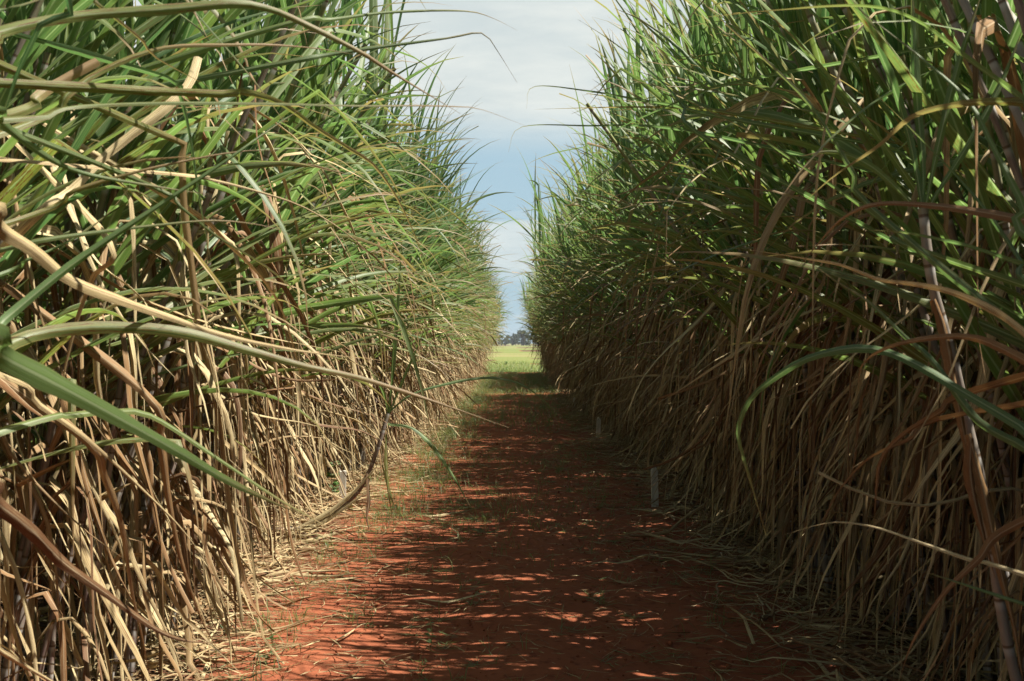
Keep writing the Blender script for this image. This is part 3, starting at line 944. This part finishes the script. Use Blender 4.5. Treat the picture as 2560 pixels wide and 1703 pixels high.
# stake(1038, 1087, 9, 1032, 'thin mossy stake among the weeds farther along the left edge', 2, pointed=False)
stake(1322, 940, 6, 915, 'tiny distant stake beside the shaded cane', 0)


# ------------------------------------------------------------------ leaf litter, straw, grass
def scatter(N, fx, fy, L, W, age, mat, M=5, K=3, zr=(0.008, 0.04), el=0.12, S=None, wob=0.5):
    S = S or Strips()
    x, y = fx(N), fy(N)
    P0 = np.stack([x, y, und(x, y) + rng.uniform(*zr, N)], -1)
    az = rng.random(N) * 6.283
    e = rng.normal(0, el, (N, M - 1)) * 1.0
    P, A = ribbons(P0, az, e, rng.uniform(*L, N), rng.uniform(*W, N), age(N), M, K, fold=0.5, twist=1.3, wob=wob)
    k = in_view_guard(P, 1.5)
    S.add(P[k], A[k])
    return S


def far_y(lo, hi, p=1.6):
    return lambda n: lo + (hi - lo) * rng.random(n) ** p


def edge_x(c, sg):
    return lambda n: c + rng.normal(0, sg, n)


any_age = lambda n: rng.beta(1.2, 1.6, n)
S = scatter(4200, edge_x(-1.75, 0.17), far_y(2.5, 40), (0.18, 0.75), (0.008, 0.028), any_age, M_DRY, M=8, zr=(0.01, 0.11), el=0.22)
S = scatter(4200, edge_x(1.85, 0.27), far_y(2.5, 40), (0.18, 0.75), (0.008, 0.028), any_age, M_DRY, M=8, zr=(0.01, 0.10), el=0.22, S=S)
S = scatter(2600, lambda n: rng.choice([-1, 1], n) * rng.uniform(1.7, 4.5, n), far_y(2.5, 30), (0.25, 0.9), (0.012, 0.032), any_age, M_DRY, M=6, zr=(0.01, 0.16), el=0.2, S=S)
tag(link('leaf_litter', S.mesh('leaf_litter', M_DRY)), 'dead cane leaves lying thick along both edges of the track', 'leaf litter', kind='stuff')
S = scatter(5200, lambda n: rng.uniform(-1.4, 1.7, n), far_y(3.5, 26, 1.4), (0.02, 0.20), (0.002, 0.008), any_age, M_DRY, M=4, K=2, zr=(0.004, 0.012), el=0.05)
S = scatter(700, lambda n: np.where(rng.random(n) < 0.6, rng.normal(-0.95, 0.3, n), rng.normal(1.25, 0.3, n)), far_y(3.6, 22, 1.4), (0.12, 0.45), (0.004, 0.014), any_age, M_DRY, M=7, zr=(0.006, 0.02), el=0.08, S=S, wob=0.9)
tag(link('straw', S.mesh('straw', M_DRY)), 'bits of straw strewn over the red soil', 'straw', kind='stuff')


def grass_patch(N, x, y, hgt, W, agef, S=None, M=5):
    S = S or Strips()
    P0 = np.stack([x, y, und(x, y) - 0.005], -1)
    s = np.arange(M - 1)[None] / (M - 2)
    e = rng.uniform(R(45), R(88), N)[:, None] - rng.uniform(R(10), R(110), N)[:, None] * s ** 1.5
    P, A = ribbons(P0, rng.random(N) * 6.283, e, hgt, rng.uniform(*W, N), agef(N), M, 2, twist=0.5, wob=0.3)
    S.add(P, A)
    return S


def tufts(nt, per, fx, fy, spread, h, W, agef, S=None):
    cx, cy = fx(nt), fy(nt)
    sc = rng.uniform(0.5, 1.2, nt)
    i = np.repeat(np.arange(nt), per)
    n = len(i)
    return grass_patch(n, cx[i] + rng.normal(0, spread, n) * sc[i], cy[i] + rng.normal(0, spread, n) * sc[i], rng.uniform(h[0], h[1], n) * sc[i], W, agef, S)


gage = lambda n: rng.beta(1.2, 2.5, n)
S = tufts(560, 24, edge_x(-1.05, 0.22), far_y(9.5, 50, 1.0), 0.06, (0.08, 0.32), (0.003, 0.007), gage)
S = tufts(160, 18, edge_x(-1.25, 0.15), far_y(4.6, 14, 1.0), 0.05, (0.05, 0.20), (0.003, 0.006), gage, S)
S = tufts(1500, 22, lambda n: rng.uniform(-1.1, 1.5, n), far_y(19, 56, 0.75), 0.08, (0.06, 0.28), (0.004, 0.008), gage, S)
S = tufts(120, 14, edge_x(1.3, 0.25), far_y(5, 30, 1.2), 0.04, (0.04, 0.15), (0.003, 0.005), gage, S)
S = tufts(60, 20, lambda n: rng.normal(-0.17, 0.30, n), lambda n: rng.normal(10.0, 0.75, n), 0.05, (0.05, 0.20), (0.003, 0.006), gage, S)
S = tufts(90, 16, lambda n: rng.normal(0.45, 0.45, n), lambda n: rng.normal(15, 2.0, n), 0.05, (0.05, 0.18), (0.003, 0.006), gage, S)
S = tufts(600, 14, lambda n: rng.uniform(-1.2, 1.6, n), far_y(4.2, 18, 1.0), 0.025, (0.04, 0.17), (0.0025, 0.006), gage, S)
tag(link('grass', S.mesh('grass', M_GREEN)), 'thin green grass and weeds along the track', 'grass', kind='stuff')
S = grass_patch(16000, rng.uniform(-9, 9, 16000), END + 1.2 + 25 * rng.random(16000) ** 2, rng.uniform(0.12, 0.5, 16000), (0.008, 0.02), lambda n: rng.beta(2, 2.5, n))
tag(link('field_grass', S.mesh('field_grass', M_GREEN)), 'tall grass at the near edge of the open field', 'grass', kind='stuff')


def clods(N):
    """soil crumbs: small rounded lumps"""
    x, y = rng.uniform(-1.4, 1.7, N), 3.8 + 14 * rng.random(N) ** 1.5
    r = rng.uniform(0.002, 0.009, N) * (1 + (rng.random(N) < 0.04) * 1.2)
    la = np.linspace(-1.2, 1.5, 4)
    th = np.linspace(0, 2 * math.pi, 6)
    P = np.zeros((N, 4, 6, 3))
    c = np.stack([x, y, und(x, y) + 0.003], -1)
    for a in range(4):
        P[:, a, :, 0] = np.cos(la[a]) * np.cos(th)
        P[:, a, :, 1] = np.cos(la[a]) * np.sin(th)
        P[:, a, :, 2] = np.sin(la[a]) * 0.7
    P[:, :, :5] *= rng.uniform(0.75, 1.25, (N, 4, 5, 1))
    P[:, :, 5] = P[:, :, 0]
    P = P * r[:, None, None, None] + c[:, None, None]
    S = Strips()
    S.add(P, np.zeros((N, 4, 6, 4)))
    tag(link('soil_crumbs', S.mesh('soil_crumbs', M_CLOD)), 'loose crumbs of red soil on the track', 'soil', kind='stuff')


clods(2600)


# fallen leaves one could pick up from the track
def fallen(pts, width, label, age, lift=0.012):
    C = []
    for px, py in pts:
        Y = CAM_H * FPX / (py - 790)
        p = pt(px, py, Y)
        p[2] = und(p[0], p[1]) + lift + 0.012 * rng.random()
        C.append(p)
    C = spline(C, 24)
    P, A = blade_mesh(C, width, age, roll=1.0, twist=0.5, fold=0.6, base_w=0.4)
    S = Strips()
    S.add(P, A)
    o = link('fallen_leaf', S.mesh('fallen_leaf', M_DRY, C[0]), None, tuple(C[0]))
    tag(o, label, 'dead leaf', 'dead cane leaves lying singly on the track')


fallen([(975, 1383), (1030, 1384), (1085, 1378), (1140, 1366)], 0.035, 'pale dead leaf lying alone in the middle of the track', 0.0)
fallen([(585, 1384), (640, 1370), (690, 1348), (760, 1342), (870, 1330)], 0.04, 'long twisted straw leaf lying out from the left row', 0.1)
fallen([(770, 1490), (800, 1470), (830, 1452), (850, 1448)], 0.02, 'short dead leaf among dark trash on the left of the track', 0.15)
fallen([(975, 1190), (1000, 1190), (1050, 1184), (1090, 1176)], 0.03, 'dead leaf beside the small tuft past the fallen cane', 0.15)
fallen([(1400, 1335), (1440, 1350), (1480, 1341), (1530, 1334)], 0.02, 'thin dead leaf in the shade on the right half', 0.4)
fallen([(1640, 1518), (1700, 1536), (1790, 1548), (1880, 1560)], 0.02, 'dead leaf near the right row at the bottom', 0.6)


# small broad-leaved weeds and single tufts
def weed(px, py, h, n, label, leafy=True):
    Y = CAM_H * FPX / (py - 790)
    p = pt(px, py, Y)
    p[2] = und(p[0], p[1]) - 0.004
    root = bpy.data.objects.new('weed' if leafy else 'grass_tuft', None)
    COL.objects.link(root)
    root.location = tuple(p)
    tag(root, label, 'weed' if leafy else 'grass tuft', 'small plants growing in the track')
    S = Strips()
    if leafy:
        Sst = Strips()
        C = spline([p, p + [0.01, 0.0, h * 0.5], p + [0.0, 0.01, h]], 8)
        Sst.add(*tubes(C[None], np.full((1, 8), 0.002), 5, np.ones(1)))
        link('stem', Sst.mesh('stem', M_GREEN, root.location), root)
        k = rng.random(n)
        P0 = p + np.stack([np.zeros(n), np.zeros(n), k * h], -1)
        e = R(35) - R(60) * (np.arange(5)[None] / 4) * np.ones((n, 1))
        S.add(*ribbons(P0, rng.random(n) * 6.283, e, rng.uniform(0.25, 0.45, n) * h * (1.2 - 0.6 * k), np.full(n, 0.13 * h), rng.random(n) * 0.2, 6, 3, taper=3.0))
    else:
        x, y = p[0] + rng.normal(0, 0.012, n), p[1] + rng.normal(0, 0.012, n)
        grass_patch(n, x, y, rng.uniform(0.4, 1.0, n) * h, (0.003, 0.006), gage, S, M=7)
    link('foliage', S.mesh('foliage', M_GREEN, root.location), root)
    if 'flowering' in label:
        for k in range(4):
            S = Strips()
            c = p + np.array([rng.normal(0, 0.03), rng.normal(0, 0.03), h * rng.uniform(0.55, 1.0)])
            az = np.arange(6) * 1.047
            S.add(*ribbons(np.repeat(c[None], 6, 0), az, np.full((6, 3), 0.3), np.full(6, 0.018), np.full(6, 0.010), np.zeros(6), 4, 3, taper=4.0))
            link('flower', S.mesh('flower', M_FLOWER, root.location), root)


weed(622, 1530, 0.16, 16, 'leafy weed growing near the bottom left of the track')
weed(1092, 1530, 0.13, 16, 'pale grass tuft in the lit soil at the bottom of the track', False)
weed(1020, 1340, 0.16, 14, 'grass tuft just beyond the pale dead leaf', False)
weed(1100, 1345, 0.12, 9, 'sparse grass tuft right of the pale dead leaf', False)
weed(935, 1190, 0.12, 18, 'short green tuft at the foot of the fallen cane', False)
weed(1145, 975, 0.10, 10, 'small leafy weed alone in the middle distance of the track')
weed(1650, 1390, 0.10, 10, 'leafy seedling catching light in the right hand shade')
weed(200, 1490, 0.10, 18, 'bright green weed deep under the left row')
weed(1155, 1195, 0.22, 26, 'larger green tuft across the middle of the track', False)
weed(990, 1490, 0.14, 8, 'thin seedling left of the pale tuft')
weed(1375, 1330, 0.14, 12, 'wispy tuft at the edge of the shade', False)
weed(768, 1150, 0.38, 22, 'yellow flowering weed standing behind the square topped stake')
weed(1165, 856, 0.55, 30, 'bushy weed standing where the track meets the field')


# ------------------------------------------------------------------ trees beyond the field
def tree(x, y, h, label, spread=1.0):
    root = bpy.data.objects.new('distant_tree', None)
    COL.objects.link(root)
    root.location = (x, y, 0)
    tag(root, label, 'tree', 'dark trees beyond the open field')
    base = np.array([x, y, 0.0])
    S = Strips()
    C = np.stack([spline([base, base + [0.2, 0, h * 0.3], base + [0.1, 0.1, h * 0.85]], 10)] + [
        spline([base + [0.15, 0, h * (0.25 + 0.08 * k)], base + [math.cos(k * 1.9) * h * 0.15, math.sin(k * 1.9) * h * 0.15, h * (0.45 + 0.06 * k)], base + [math.cos(k * 1.9) * h * 0.28, math.sin(k * 1.9) * h * 0.28, h * (0.6 + 0.06 * k)]], 10) for k in range(4)])
    rad = np.array([0.035] + [0.015] * 4)[:, None] * h * (1 - 0.7 * np.linspace(0, 1, 10))[None]
    S.add(*tubes(C, rad, 6, np.zeros(5)))
    link('trunk', S.mesh('trunk', M_BARK, base), root)
    n = 2600
    nc = 16
    cc = np.stack([rng.normal(0, h * 0.2 * spread, nc), rng.normal(0, h * 0.2 * spread, nc), rng.uniform(0.10, 0.9, nc) * h], -1)
    i = rng.integers(0, nc, n)
    d = rng.normal(0, 1, (n, 3))
    d /= np.linalg.norm(d, axis=1, keepdims=True)
    P0 = base + cc[i] + d * (h * 0.13 * rng.uniform(0.5, 1.15, n))[:, None]
    S = Strips()
    e = rng.normal(0, 0.8, (n, 2))
    S.add(*ribbons(P0, rng.random(n) * 6.283, e, rng.uniform(0.5, 1.2, n) * h / 10, rng.uniform(0.35, 0.8, n) * h / 10, rng.random(n), 3, 2, twist=1.0, ground=False))
    link('crown', S.mesh('crown', M_TREE, base), root)


for k, x in enumerate(np.arange(-72, 80, 4.0)):
    hh = rng.uniform(5.0, 7.5)
    if abs(x - 0) < 1:
        hh = 6.5
    lab = 'dark hazy tree in the line beyond the open field'
    if abs(x - 8) < 1:
        lab, hh = 'taller dark tree rising above the others beyond the field', 9.5
    tree(x + rng.normal(0, 1.0), 640 + rng.normal(0, 14), hh, lab, 1.3)

# haze
HAZE = True
if HAZE:
    hx, hy0, hy1, hz = 1500.0, -100.0, 1500.0, 22.0
    v = [(sx * hx, yy, zz_) for zz_ in (-1.0, hz) for yy in (hy0, hy1) for sx in (-1, 1)]
    me = bpy.data.meshes.new('haze')
    me.from_pydata(v, [], [(0, 2, 3, 1), (4, 5, 7, 6), (0, 1, 5, 4), (2, 6, 7, 3), (0, 4, 6, 2), (1, 3, 7, 5)])
    m, t, out = material('haze')
    pv = t.new('ShaderNodeVolumePrincipled')
    pv.inputs['Color'].default_value = (0.86, 0.92, 1.0, 1)
    pv.inputs['Density'].default_value = 0.0002
    t.l.new(pv.outputs[0], out.inputs['Volume'])
    me.materials.append(m)
    tag(link('haze', me), 'pale blue haze hanging over the far field', 'haze', kind='stuff')
